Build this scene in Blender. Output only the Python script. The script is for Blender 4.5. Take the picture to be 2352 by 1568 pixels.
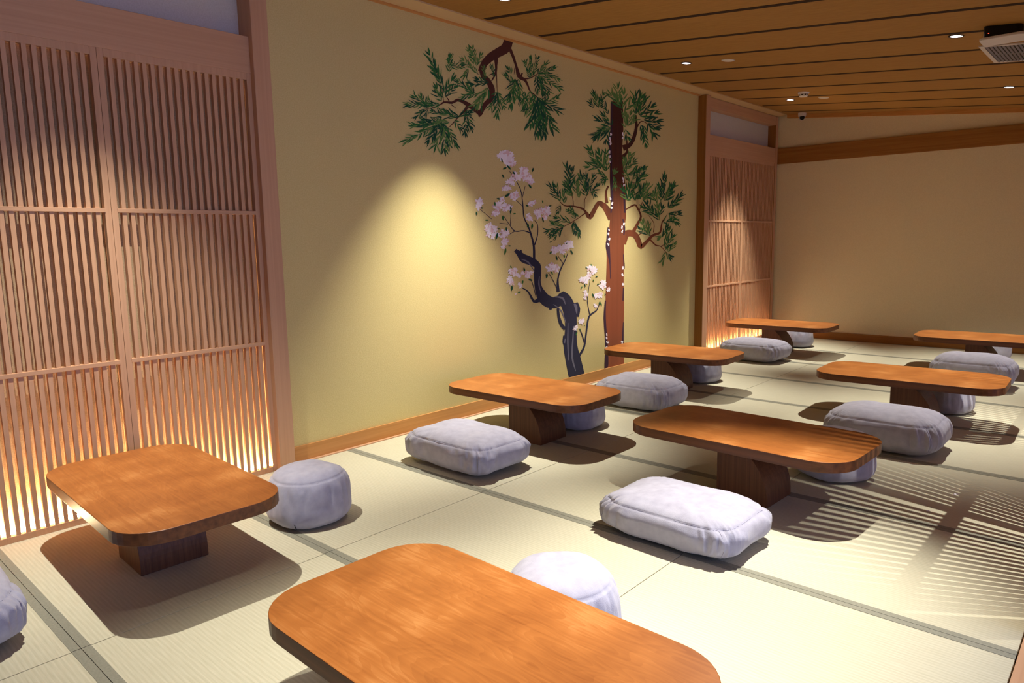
import bpy, bmesh, math, random
from mathutils import Vector, Matrix, noise
for o in list(bpy.data.objects): bpy.data.objects.remove(o)
S = bpy.context.scene
C = S.collection
PI = math.pi

# ---------------------------------------------------------------- camera, world, exposure
cam_d = bpy.data.cameras.new('camera'); cam = bpy.data.objects.new('camera', cam_d); C.objects.link(cam)
cam_d.sensor_width = 36.0; cam_d.lens = 1622.34 / 2352 * 36.0; cam_d.clip_start = .05
yaw, pit, roll = 0.736223, 0.141556, -0.018434
fw = Vector((-math.sin(yaw)*math.cos(pit), math.cos(yaw)*math.cos(pit), -math.sin(pit)))
rt = Vector((math.cos(yaw), math.sin(yaw), 0)); up = rt.cross(fw)
r2 = rt*math.cos(roll) + up*math.sin(roll); u2 = -rt*math.sin(roll) + up*math.cos(roll)
cam.matrix_world = Matrix(((r2.x, u2.x, -fw.x, 3.5673), (r2.y, u2.y, -fw.y, -2.4162), (r2.z, u2.z, -fw.z, 1.24), (0, 0, 0, 1)))
S.camera = cam
w = bpy.data.worlds.new('World'); S.world = w; w.use_nodes = True
w.node_tree.nodes['Background'].inputs[0].default_value = (.30, .39, .82, 1)      # blue evening daylight outside the open side
w.node_tree.nodes['Background'].inputs[1].default_value = 3.1
S.view_settings.view_transform = 'Standard'; S.view_settings.look = 'None'
S.view_settings.exposure = 0.0; S.view_settings.gamma = 1.0; S.view_settings.use_curve_mapping = False

WARM = (1.0, .95, .85)
def spot(name, loc, aim, watts, size=80, blend=1.0, col=WARM, rad=.009, parent=None):
    d = bpy.data.lights.new(name, 'SPOT'); d.energy = watts; d.spot_size = math.radians(size); d.spot_blend = blend
    d.color = col; d.shadow_soft_size = rad
    o = bpy.data.objects.new(name, d); C.objects.link(o)
    o.location = loc
    o.rotation_euler = (Vector(aim) - Vector(loc)).to_track_quat('-Z', 'Y').to_euler()
    if parent:
        o.parent = parent; o.location = Vector(loc) - parent.location
    return o
def ceil_z(x): return 2.70 - .1*x
# (x, y, aim point on the floor, watts, cone) of every ceiling downlight
LAMPS = [
    (.64, -1.36, (.50, -1.36, 0), 330, 64, 'lattice screen'),
    (.64, .80, (.38, .72, 0), 470, 64, ''),
    (.64, 2.97, (.36, 2.80, 0), 400, 62, ''),
    (.64, 5.18, (.42, 5.05, 0), 430, 60, ''),
    (2.55, -1.40, (2.45, -1.45, 0), 290, 64, ''),
    (2.55, .77, (2.45, -.25, 0), 580, 57, ''),
    (2.55, 2.85, (2.45, 2.75, 0), 300, 70, ''),
    (2.55, 4.99, (2.50, 5.00, 0), 300, 70, ''),
    (4.25, .85, (3.36, .98, 0), 290, 50, 'corridor'),
    (4.25, 3.05, (3.30, 3.10, 0), 240, 50, 'corridor'),
]

# ---------------------------------------------------------------- materials
def lin(c): return tuple(((v/255)/12.92 if v/255 <= .04045 else ((v/255+.055)/1.055)**2.4) for v in c) + (1,)
def mat(name, rgb, rough=.6, spec=.3, metal=0, emis=None, estr=0):
    m = bpy.data.materials.new(name); m.use_nodes = True
    b = m.node_tree.nodes['Principled BSDF']
    b.inputs['Base Color'].default_value = lin(rgb); b.inputs['Roughness'].default_value = rough
    b.inputs['Specular IOR Level'].default_value = spec; b.inputs['Metallic'].default_value = metal
    if emis: b.inputs['Emission Color'].default_value = lin(emis); b.inputs['Emission Strength'].default_value = estr
    return m
def nd(m, t, **k):
    n = m.node_tree.nodes.new(t)
    for a, v in k.items():
        if a in n.inputs.keys(): n.inputs[a].default_value = v
        else: setattr(n, a, v)
    return n
def coords(m, scale=(1, 1, 1), rot=(0, 0, 0)):
    tc = nd(m, 'ShaderNodeTexCoord'); mp = nd(m, 'ShaderNodeMapping'); mp.inputs['Scale'].default_value = scale; mp.inputs['Rotation'].default_value = rot
    m.node_tree.links.new(tc.outputs['Object'], mp.inputs['Vector']); return mp.outputs['Vector']
def ramp(m, fac, stops):
    r = nd(m, 'ShaderNodeValToRGB'); e = r.color_ramp.elements
    while len(e) < len(stops): e.new(.5)
    for i, (p, c) in enumerate(stops): e[i].position = p; e[i].color = lin(c)
    m.node_tree.links.new(fac, r.inputs['Fac']); return r.outputs['Color']
def link(m, a, b): m.node_tree.links.new(a, b)
def bsdf(m): return m.node_tree.nodes['Principled BSDF']
def bump(m, h, strength=.3, dist=.002):
    b = nd(m, 'ShaderNodeBump'); b.inputs['Strength'].default_value = strength; b.inputs['Distance'].default_value = dist
    link(m, h, b.inputs['Height']); link(m, b.outputs['Normal'], bsdf(m).inputs['Normal'])
def wood(name, dark, light, axis='x', rough=.5, fine=60, spec=.3, lo=.3, hi=.7, amp=.5):
    m = mat(name, light, rough, spec)
    st = {'x': (1.2, fine, fine), 'y': (fine, 1.2, fine), 'z': (fine, fine, 1.2)}[axis]
    n = nd(m, 'ShaderNodeTexNoise'); n.inputs['Scale'].default_value = 1; n.inputs['Detail'].default_value = 6; n.inputs['Distortion'].default_value = amp
    link(m, coords(m, st), n.inputs['Vector'])
    link(m, ramp(m, n.outputs['Fac'], [(lo, dark), (hi, light)]), bsdf(m).inputs['Base Color'])
    bump(m, n.outputs['Fac'], .12, .001)
    return m
def plaster(name, c0, c1, bstr=.25):
    m = mat(name, c0, .9, .15)
    n = nd(m, 'ShaderNodeTexNoise'); n.inputs['Scale'].default_value = 160; n.inputs['Detail'].default_value = 4
    link(m, coords(m), n.inputs['Vector'])
    link(m, ramp(m, n.outputs['Fac'], [(.3, c0), (.7, c1)]), bsdf(m).inputs['Base Color'])
    bump(m, n.outputs['Fac'], bstr, .002); return m
M = {}
M['wall'] = plaster('mustard wall plaster', (204, 186, 124), (216, 200, 140))
M['backwall'] = plaster('tan wall fabric', (218, 206, 176), (228, 217, 188))
M['white_panel'] = plaster('white panel plaster', (198, 194, 180), (210, 206, 194), .1)
for a in 'xyz': M['pale_'+a] = wood('pale cypress wood '+a, (190, 146, 110), (204, 160, 124), a, .55, 90, .3, .2, .8)
for a in 'xyz': M['brown_'+a] = wood('honey trim wood '+a, (188, 132, 72), (204, 148, 88), a, .5)
M['ceiling'] = wood('ceiling board wood', (150, 106, 50), (166, 122, 62), 'x', .6, 90)
for a in 'xz': M['honey_'+a] = wood('honey wood in painted shade '+a, (140, 92, 40), (160, 110, 54), a, .5)  # trim wood with shade put into its colour, for faces turned from light
M['groove'] = mat('dark ceiling groove', (44, 22, 9), .8)
M['cornice'] = mat('cornice', (206, 176, 130), .6)
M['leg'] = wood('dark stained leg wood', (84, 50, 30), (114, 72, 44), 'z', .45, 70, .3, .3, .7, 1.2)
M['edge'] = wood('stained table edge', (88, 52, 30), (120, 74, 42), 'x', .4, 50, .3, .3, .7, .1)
# table top: orange stain with cathedral grain
m = mat('orange stained veneer', (190, 104, 42), .36, .35)
v = coords(m, (1, 1, 1))
n1 = nd(m, 'ShaderNodeTexNoise'); n1.inputs['Scale'].default_value = 2.2; n1.inputs['Detail'].default_value = 2
mp = nd(m, 'ShaderNodeMapping'); mp.inputs['Scale'].default_value = (.8, 3.2, 1); link(m, v, mp.inputs['Vector']); link(m, mp.outputs['Vector'], n1.inputs['Vector'])
mul = nd(m, 'ShaderNodeMath', operation='MULTIPLY'); mul.inputs[1].default_value = 26; link(m, n1.outputs['Fac'], mul.inputs[0])
fr = nd(m, 'ShaderNodeMath', operation='FRACT'); link(m, mul.outputs[0], fr.inputs[0])
n2 = nd(m, 'ShaderNodeTexNoise'); n2.inputs['Scale'].default_value = 1; n2.inputs['Detail'].default_value = 6
mp2 = nd(m, 'ShaderNodeMapping'); mp2.inputs['Scale'].default_value = (4, 130, 1); link(m, v, mp2.inputs['Vector']); link(m, mp2.outputs['Vector'], n2.inputs['Vector'])
n3 = nd(m, 'ShaderNodeTexNoise'); n3.inputs['Scale'].default_value = 5; n3.inputs['Detail'].default_value = 3; link(m, v, n3.inputs['Vector'])
a1 = nd(m, 'ShaderNodeMath', operation='MULTIPLY_ADD'); a1.inputs[1].default_value = .09; link(m, fr.outputs[0], a1.inputs[0]); link(m, n3.outputs['Fac'], a1.inputs[2])
a2 = nd(m, 'ShaderNodeMath', operation='MULTIPLY_ADD'); a2.inputs[1].default_value = .42; link(m, n2.outputs['Fac'], a2.inputs[0]); link(m, a1.outputs[0], a2.inputs[2])
link(m, ramp(m, a2.outputs[0], [(.48, (140, 80, 34)), (.78, (168, 103, 48)), (1.0, (192, 130, 72))]), bsdf(m).inputs['Base Color'])
M['top'] = m
# cushion fabric
m = mat('lilac grey plush fabric', (186, 186, 204), 1.0, .1)
n1 = nd(m, 'ShaderNodeTexNoise'); n1.inputs['Scale'].default_value = 26; n1.inputs['Detail'].default_value = 6; link(m, coords(m), n1.inputs['Vector'])
n2 = nd(m, 'ShaderNodeTexNoise'); n2.inputs['Scale'].default_value = 420; n2.inputs['Detail'].default_value = 2; link(m, coords(m), n2.inputs['Vector'])
link(m, ramp(m, n1.outputs['Fac'], [(.3, (164, 162, 178)), (.7, (180, 179, 193))]), bsdf(m).inputs['Base Color'])
bump(m, n2.outputs['Fac'], .5, .0015)
bsdf(m).inputs['Sheen Weight'].default_value = .25; bsdf(m).inputs['Sheen Roughness'].default_value = .5
M['fabric'] = m
M['seam'] = mat('seam piping', (168, 166, 184), .9)
M['zip'] = mat('dark zipper', (30, 30, 44), .5)
# tatami
m = mat('woven rush', (196, 188, 148), .75, .2)
wv = nd(m, 'ShaderNodeTexWave', wave_type='BANDS', bands_direction='Y'); wv.inputs['Scale'].default_value = 22; wv.inputs['Distortion'].default_value = .4; wv.inputs['Detail'].default_value = 1
link(m, coords(m), wv.inputs['Vector'])
n1 = nd(m, 'ShaderNodeTexNoise'); n1.inputs['Scale'].default_value = 1; n1.inputs['Detail'].default_value = 5; link(m, coords(m, (14, 260, 1)), n1.inputs['Vector'])
mx = nd(m, 'ShaderNodeMath', operation='MULTIPLY_ADD'); mx.inputs[1].default_value = .3; link(m, wv.outputs['Fac'], mx.inputs[0]); link(m, n1.outputs['Fac'], mx.inputs[2])
link(m, ramp(m, mx.outputs[0], [(.3, (188, 183, 156)), (.95, (206, 201, 177))]), bsdf(m).inputs['Base Color'])
bump(m, wv.outputs['Fac'], .3, .0012)
M['rush'] = m
M['border'] = plaster('grey green mat border cloth', (134, 133, 118), (148, 146, 130), .1)
M['under'] = mat('dark joint', (60, 54, 36), .9)
m = plaster('gold flecked paper', (166, 142, 108), (192, 168, 132), .25); bsdf(m).inputs['Roughness'].default_value = .45; bsdf(m).inputs['Specular IOR Level'].default_value = .5
M['gold'] = m
M['led'] = mat('warm light strip', (255, 228, 180), emis=(255, 222, 172), estr=520)
M['lamp'] = mat('lamp glass', (255, 250, 240), emis=(255, 246, 255), estr=14)
M['white'] = mat('white plastic', (214, 208, 208), .45)
M['black'] = mat('black plastic', (14, 12, 12), .4)
M['dark'] = mat('dark metal ring', (50, 34, 26), .4)
M['slat'] = mat('grey louver', (150, 150, 156), .4)
M['redled'] = mat('red indicator', (255, 80, 60), emis=(255, 70, 50), estr=6)
for k, c in dict(barkdark=(84, 50, 42), bark2=(140, 78, 50), ink=(52, 52, 70), inkhi=(112, 110, 124), l0=(34, 80, 56), l1=(54, 110, 58), l2=(102, 140, 74), petal=(240, 230, 238), petal2=(246, 240, 246), petal3=(228, 198, 198), dot=(240, 232, 236), purple=(66, 44, 58)).items():
    M['p_'+k] = mat('paint '+k, c, .8, .15)

m = M['p_bark2']
nz = nd(m, 'ShaderNodeTexNoise'); nz.inputs['Scale'].default_value = 1; nz.inputs['Detail'].default_value = 5; link(m, coords(m, (1, 14, 1.2)), nz.inputs['Vector'])
sx = nd(m, 'ShaderNodeSeparateXYZ'); tc_ = nd(m, 'ShaderNodeTexCoord'); link(m, tc_.outputs['Object'], sx.inputs[0])
ma = nd(m, 'ShaderNodeMath', operation='MULTIPLY_ADD'); ma.inputs[1].default_value = .34; link(m, sx.outputs['Z'], ma.inputs[0])
mb_ = nd(m, 'ShaderNodeMath', operation='MULTIPLY'); mb_.inputs[1].default_value = .45; link(m, nz.outputs['Fac'], mb_.inputs[0]); link(m, mb_.outputs[0], ma.inputs[2])
link(m, ramp(m, ma.outputs[0], [(.2, (152, 86, 58)), (.6, (130, 72, 46)), (.78, (96, 54, 36)), (1.0, (74, 42, 34))]), bsdf(m).inputs['Base Color'])   # pigment: red bark, dark brown towards the painted crown
M['frontwall'] = mat('dark unseen wall', (86, 66, 52), .6)  # tone kept dark so that faces turned towards this wall stay dim
# ---------------------------------------------------------------- mesh helpers
class MB:
    def __init__(s): s.v = []; s.f = []; s.m = []
    def box(s, x0, y0, z0, x1, y1, z1, mi=0):
        b = len(s.v)
        s.v += [(x, y, z) for z in (z0, z1) for y in (y0, y1) for x in (x0, x1)]
        for q in ((0, 2, 3, 1), (4, 5, 7, 6), (0, 1, 5, 4), (2, 6, 7, 3), (0, 4, 6, 2), (1, 3, 7, 5)):
            s.f.append(tuple(b+i for i in q)); s.m.append(mi)
        return s
    def poly(s, pts, mi=0):
        b = len(s.v); s.v += pts; s.f.append(tuple(range(b, b+len(pts)))); s.m.append(mi); return s
    def prism(s, outline, z0, z1, mi=0, mi_side=None):
        b = len(s.v); n = len(outline)
        s.v += [(x, y, z0) for x, y in outline] + [(x, y, z1) for x, y in outline]
        s.f.append(tuple(b+i for i in reversed(range(n)))); s.m.append(mi)
        s.f.append(tuple(b+n+i for i in range(n))); s.m.append(mi)
        for i in range(n):
            j = (i+1) % n; s.f.append((b+i, b+j, b+n+j, b+n+i)); s.m.append(mi if mi_side is None else mi_side)
        return s
    def lathe(s, prof, seg=24, c=(0, 0, 0), mi=0, caps=True):
        b = len(s.v)
        for r, z in prof:
            for k in range(seg): a = 2*PI*k/seg; s.v.append((c[0]+r*math.cos(a), c[1]+r*math.sin(a), c[2]+z))
        for i in range(len(prof)-1):
            for k in range(seg):
                l = (k+1) % seg; s.f.append((b+i*seg+k, b+i*seg+l, b+(i+1)*seg+l, b+(i+1)*seg+k)); s.m.append(mi)
        if not caps: return s
        s.f.append(tuple(b+k for k in reversed(range(seg)))); s.m.append(mi)
        s.f.append(tuple(b+(len(prof)-1)*seg+k for k in range(seg))); s.m.append(mi)
        return s
    def tube(s, pts, r, seg=6, closed=False, mi=0):
        b = len(s.v); n = len(pts); P_ = [Vector(p) for p in pts]
        for i in range(n):
            a = P_[i-1] if (i or closed) else P_[0]; c = P_[(i+1) % n] if (i < n-1 or closed) else P_[-1]
            t = (c-a).normalized(); u = t.cross(Vector((0, 0, 1)));
            if u.length < .1: u = t.cross(Vector((1, 0, 0)))
            u.normalize(); w_ = t.cross(u)
            for k in range(seg): g = 2*PI*k/seg; s.v.append(tuple(P_[i]+u*r*math.cos(g)+w_*r*math.sin(g)))
        for i in range(n if closed else n-1):
            j = (i+1) % n
            for k in range(seg):
                l = (k+1) % seg; s.f.append((b+i*seg+k, b+i*seg+l, b+j*seg+l, b+j*seg+k)); s.m.append(mi)
        return s
    def build(s, name, mats, parent=None, bevel=0, smooth=False, loc=None):
        me = bpy.data.meshes.new(name); me.from_pydata([tuple(p) for p in s.v], [], s.f)
        for m_ in (mats if isinstance(mats, (list, tuple)) else [mats]): me.materials.append(m_)
        me.polygons.foreach_set('material_index', s.m)
        if smooth: me.polygons.foreach_set('use_smooth', [True]*len(me.polygons))
        me.validate(); me.update()
        bm = bmesh.new(); bm.from_mesh(me); bmesh.ops.recalc_face_normals(bm, faces=bm.faces); bm.to_mesh(me); bm.free()
        o = bpy.data.objects.new(name, me); C.objects.link(o)
        if bevel:
            b = o.modifiers.new('bevel', 'BEVEL'); b.width = bevel; b.segments = 2; b.limit_method = 'ANGLE'; b.angle_limit = .6
        if parent: o.parent = parent
        if loc: o.location = loc
        return o
def tag(o, label=None, cat=None, group=None, kind=None):
    for k, v_ in (('label', label), ('category', cat), ('group', group), ('kind', kind)):
        if v_: o[k] = v_
    return o
def empty(name, loc, rz=0, label=None, cat=None, group=None):
    o = bpy.data.objects.new(name, None); C.objects.link(o); o.location = loc; o.rotation_euler = (0, 0, rz); o.empty_display_size = .1
    return tag(o, label, cat, group)
def struct(o, label=None, cat=None): return tag(o, label, cat, kind='structure')
# ---------------------------------------------------------------- mural outlines on the wall plane (y, z in millimetres)
STROKES_BRANCH = [[(1497,2665,1589,2665),(1489,2650,1583,2649),(1478,2631,1573,2624),(1470,2621,1552,2594),(1461,2615,1520,2570),(1442,2604,1489,2555),(1417,2590,1463,2542),(1392,2576,1435,2529),(1365,2560,1408,2516),(1337,2543,1385,2504),(1313,2525,1366,2492),(1292,2507,1347,2479),(1275,2491,1330,2467),(1262,2477,1319,2458),(1252,2464,1311,2450),(1244,2451,1302,2441),(1235,2435,1292,2428),(1228,2418,1282,2413),(1222,2407,1274,2402)],[(1233,2412,1284,2425),(1236,2400,1285,2413),(1241,2383,1288,2397),(1250,2366,1292,2387),(1267,2356,1295,2386),(1281,2354,1308,2384),(1290,2350,1327,2376),(1301,2338,1345,2362),(1313,2322,1363,2346),(1323,2307,1377,2329),(1327,2297,1385,2314),(1329,2288,1388,2300),(1329,2278,1387,2284),(1327,2264,1385,2267),(1323,2251,1378,2248),(1318,2240,1366,2228),(1309,2231,1346,2210),(1293,2218,1326,2198),(1275,2204,1311,2187),(1261,2189,1299,2176),(1250,2174,1287,2164),(1240,2161,1277,2152),(1230,2149,1268,2139),(1220,2136,1262,2128),(1213,2125,1254,2118),(1212,2114,1245,2110),(1214,2105,1234,2103),(1216,2098,1227,2097)],[(1248,2131,1220,2106),(1235,2137,1207,2112),(1216,2145,1190,2121),(1195,2153,1171,2129),(1175,2161,1151,2137),(1153,2170,1128,2144),(1132,2178,1108,2152),(1115,2183,1092,2158),(1097,2188,1078,2164),(1079,2192,1063,2169),(1060,2194,1048,2173),(1040,2196,1033,2175),(1017,2193,1020,2176),(996,2185,1007,2171),(979,2175,989,2162),(964,2168,967,2153),(944,2166,942,2151),(919,2164,917,2151),(896,2161,898,2149),(878,2153,884,2144),(865,2143,871,2137),(852,2134,856,2129),(837,2127,841,2122),(822,2120,824,2115),(803,2113,804,2108),(775,2104,776,2101),(743,2096,744,2093),(721,2090,722,2088)],[(1383,2517,1427,2526),(1386,2504,1425,2511),(1390,2485,1422,2490),(1393,2465,1418,2470),(1394,2449,1417,2452),(1393,2432,1414,2434),(1389,2416,1408,2415),(1378,2395,1392,2393),(1362,2374,1374,2371),(1351,2359,1361,2356)],[(1399,2426,1404,2418),(1327,2395,1329,2390)],[(1401,2428,1412,2430),(1402,2408,1412,2410),(1404,2379,1412,2381),(1406,2352,1412,2353),(1407,2327,1413,2328),(1409,2304,1413,2305),(1410,2288,1414,2289)],[(1540,2599,1572,2613),(1550,2587,1580,2600),(1563,2569,1592,2582),(1577,2551,1604,2562),(1588,2532,1614,2542),(1599,2512,1624,2521),(1609,2492,1635,2500),(1614,2469,1646,2479),(1618,2445,1657,2458),(1631,2424,1668,2445),(1656,2413,1681,2438),(1683,2410,1701,2433),(1701,2408,1723,2426),(1713,2402,1737,2415),(1723,2394,1745,2404),(1734,2384,1754,2392),(1744,2370,1762,2377),(1754,2355,1770,2362),(1769,2341,1781,2348),(1789,2332,1798,2340),(1812,2325,1820,2333),(1836,2316,1844,2322),(1868,2300,1875,2305),(1902,2281,1908,2284),(1927,2267,1931,2270)],[(1681,2436,1660,2439),(1694,2462,1680,2464)],[(1691,2416,1691,2425),(1714,2420,1713,2429),(1746,2427,1744,2434),(1779,2437,1775,2443),(1812,2453,1808,2457),(1845,2473,1841,2476),(1868,2486,1864,2489)],[(1599,2486,1609,2487),(1593,2439,1597,2439)],[(1103,2165,1128,2157),(1095,2154,1118,2146),(1083,2138,1103,2131),(1070,2123,1086,2115),(1055,2109,1067,2101),(1037,2093,1047,2088),(1019,2078,1027,2074),(1001,2061,1008,2058),(983,2044,989,2041),(966,2028,971,2025),(949,2014,953,2011),(934,2001,937,1999),(923,1992,925,1990)],[(954,2145,959,2150),(1002,2126,1004,2129)],[(944,2172,936,2167),(914,2197,909,2195)],[(892,2158,885,2156),(889,2183,883,2182),(884,2219,879,2218),(878,2252,874,2250),(870,2276,866,2274),(861,2297,857,2295),(848,2319,844,2317),(827,2347,823,2345),(802,2376,800,2375),(785,2397,782,2395)],[(1099,2140,1104,2141),(1097,2084,1101,2084)],[(1226,2384,1223,2380),(1205,2389,1202,2386),(1176,2397,1174,2394),(1153,2409,1150,2407),(1141,2429,1138,2428),(1134,2454,1130,2453),(1129,2472,1126,2471)]]
STROKES_BLOSSOM = [[(2453,68,2229,73),(2438,107,2217,111),(2418,163,2201,166),(2398,218,2186,219),(2377,266,2174,265),(2357,310,2162,313),(2344,350,2156,363),(2337,390,2159,412),(2336,434,2168,457),(2336,477,2174,497),(2337,516,2176,533),(2338,552,2175,565),(2337,588,2171,595),(2333,624,2164,624),(2326,660,2154,651),(2312,696,2144,674),(2289,732,2129,698),(2262,763,2110,723),(2237,786,2095,748),(2208,804,2090,771),(2177,816,2091,791),(2156,824,2093,805)],[(2152,813,2220,744),(2112,801,2182,729),(2060,788,2125,707),(2026,783,2058,693),(2013,786,1990,696),(1996,793,1934,710),(1977,800,1890,730),(1960,809,1854,756),(1941,822,1830,784),(1920,839,1814,812),(1900,858,1802,840),(1882,879,1795,869),(1870,902,1791,900),(1868,928,1789,931),(1872,956,1789,962),(1876,983,1789,989),(1877,1006,1791,1012),(1877,1030,1794,1028),(1866,1057,1793,1035),(1839,1080,1785,1039),(1808,1095,1765,1044),(1779,1107,1739,1051),(1747,1118,1711,1058),(1716,1127,1676,1066),(1696,1133,1641,1079),(1682,1137,1616,1097),(1664,1145,1604,1115),(1642,1156,1596,1128),(1619,1166,1584,1140),(1599,1174,1570,1152),(1585,1179,1560,1160)],[(1656,1129,1617,1130),(1647,1171,1629,1171)],[(2296,714,2350,719),(2299,700,2361,706),(2301,681,2376,685),(2303,664,2386,661),(2306,643,2382,635),(2308,619,2373,610),(2309,601,2366,593)],[(2151,459,2171,457),(2147,446,2177,443),(2142,426,2185,423),(2140,408,2190,404),(2144,392,2188,389),(2152,377,2183,375),(2158,367,2179,366)],[(1953,735,2032,724),(1971,687,1999,683)],[(1806,1089,1776,1090),(1806,1116,1778,1117),(1807,1155,1779,1155),(1804,1192,1778,1191),(1796,1222,1772,1220),(1785,1250,1764,1247),(1773,1277,1754,1273),(1762,1301,1744,1298),(1750,1324,1733,1321),(1736,1348,1721,1343),(1718,1371,1705,1366),(1699,1393,1687,1389),(1686,1416,1673,1414),(1680,1441,1668,1440),(1678,1467,1667,1467),(1676,1497,1665,1496),(1672,1531,1662,1530),(1666,1567,1657,1566),(1658,1600,1649,1598),(1647,1625,1639,1622),(1633,1645,1626,1643),(1614,1667,1608,1664),(1586,1696,1580,1693),(1553,1726,1548,1723),(1529,1747,1525,1745)],[(1665,1553,1658,1554),(1702,1647,1697,1647)],[(1806,1202,1792,1205),(1817,1223,1804,1226),(1832,1253,1821,1255),(1843,1283,1833,1284),(1847,1310,1838,1311),(1847,1336,1839,1336),(1843,1358,1836,1357),(1832,1375,1826,1373),(1816,1387,1811,1384),(1805,1394,1801,1392)],[(1671,1498,1666,1494),(1592,1541,1589,1539)],[(1752,1300,1746,1292),(1733,1306,1728,1298),(1705,1313,1701,1305),(1674,1317,1673,1311),(1640,1316,1642,1309),(1606,1312,1606,1305),(1578,1314,1574,1307),(1557,1324,1550,1319),(1539,1339,1532,1336),(1519,1358,1514,1355),(1495,1381,1490,1379),(1470,1407,1465,1405),(1453,1425,1448,1423)],[(1574,1313,1578,1309),(1496,1284,1499,1281)],[(1529,1356,1522,1357),(1535,1436,1530,1436)],[(1500,1364,1499,1360),(1407,1371,1407,1368)],[(1327,1399,1324,1396),(1210,1465,1207,1463)],[(2110,822,2066,824),(2104,849,2067,850),(2097,887,2069,888),(2095,923,2075,925),(2104,953,2087,956),(2119,982,2103,986),(2135,1008,2120,1012),(2151,1030,2137,1034),(2168,1049,2156,1054),(2185,1069,2174,1073),(2201,1092,2191,1095),(2215,1116,2206,1118),(2225,1132,2218,1134)],[(2079,850,2069,848),(2059,876,2051,874),(2033,912,2025,910),(2009,942,2002,940),(1991,960,1985,958),(1975,973,1970,970),(1965,981,1960,979)],[(2163,1048,2154,1045),(2094,1112,2089,1110)],[(1833,795,1861,761),(1818,788,1841,757),(1801,780,1808,753),(1790,778,1770,762),(1771,795,1747,788),(1748,824,1729,819),(1723,850,1710,844),(1695,867,1687,860),(1666,877,1661,871),(1647,884,1643,879)],[(1814,799,1805,798),(1801,833,1793,832),(1784,880,1776,880),(1768,917,1761,916),(1756,934,1751,932),(1746,940,1742,938),(1739,944,1736,941)],[(2068,691,2096,690),(2069,673,2099,672),(2071,646,2104,645),(2075,619,2111,620),(2082,595,2121,598),(2092,570,2132,576),(2105,548,2145,557),(2125,527,2161,542),(2147,511,2180,527),(2162,500,2195,517)],[(2378,248,2348,263),(2399,267,2371,281),(2429,295,2403,307),(2454,329,2429,337),(2467,366,2442,371),(2474,407,2451,411),(2483,449,2460,453),(2493,494,2470,499),(2504,541,2480,546),(2522,577,2499,586),(2552,596,2537,608),(2592,608,2581,619),(2627,622,2615,629),(2647,642,2635,646),(2658,662,2649,665),(2664,676,2657,678)],[(2529,601,2515,600),(2517,631,2505,631),(2502,674,2492,674),(2493,717,2484,717),(2496,757,2488,758),(2506,798,2498,799),(2515,835,2508,836),(2523,867,2517,868),(2531,894,2526,895),(2537,913,2532,914)],[(2450,367,2433,366),(2438,393,2422,392),(2420,429,2406,428),(2404,459,2391,458),(2389,477,2380,475),(2376,489,2370,487),(2368,496,2362,494)]]
STROKES_BLOSSOMHI = [[(2322,134,2314,134),(2310,168,2296,167),(2293,214,2272,214),(2282,261,2256,262),(2281,303,2255,307),(2285,347,2262,350),(2289,391,2269,394),(2292,439,2276,442),(2296,488,2283,490),(2299,522,2288,523)],[(2227,241,2216,242),(2225,282,2212,284),(2222,341,2205,343),(2220,399,2201,402),(2220,457,2204,459),(2221,515,2209,517),(2221,556,2213,557)],[(2185,715,2177,714),(2180,731,2167,729),(2172,753,2153,749),(2152,774,2137,763),(2114,784,2109,771),(2072,788,2071,778),(2043,790,2042,782)],[(1873,831,1868,831),(1868,850,1858,849),(1860,876,1844,874),(1855,900,1836,900),(1854,922,1838,924),(1856,944,1845,946),(1858,960,1850,961)],[(1797,1000,1792,999),(1780,1022,1772,1019),(1756,1053,1743,1048),(1729,1078,1716,1070),(1696,1092,1689,1083),(1664,1099,1661,1092),(1642,1103,1640,1098)],[(2344,623,2331,624),(2346,643,2323,643),(2347,670,2311,669),(2344,693,2302,688),(2326,707,2301,693),(2307,710,2299,697),(2297,709,2293,702)],[(2173,391,2156,395),(2183,429,2172,432)],[(2020,726,2023,728),(2046,711,2052,716),(2083,691,2092,697),(2116,666,2129,670),(2142,630,2156,633),(2167,589,2177,590),(2183,559,2191,560)]]
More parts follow.
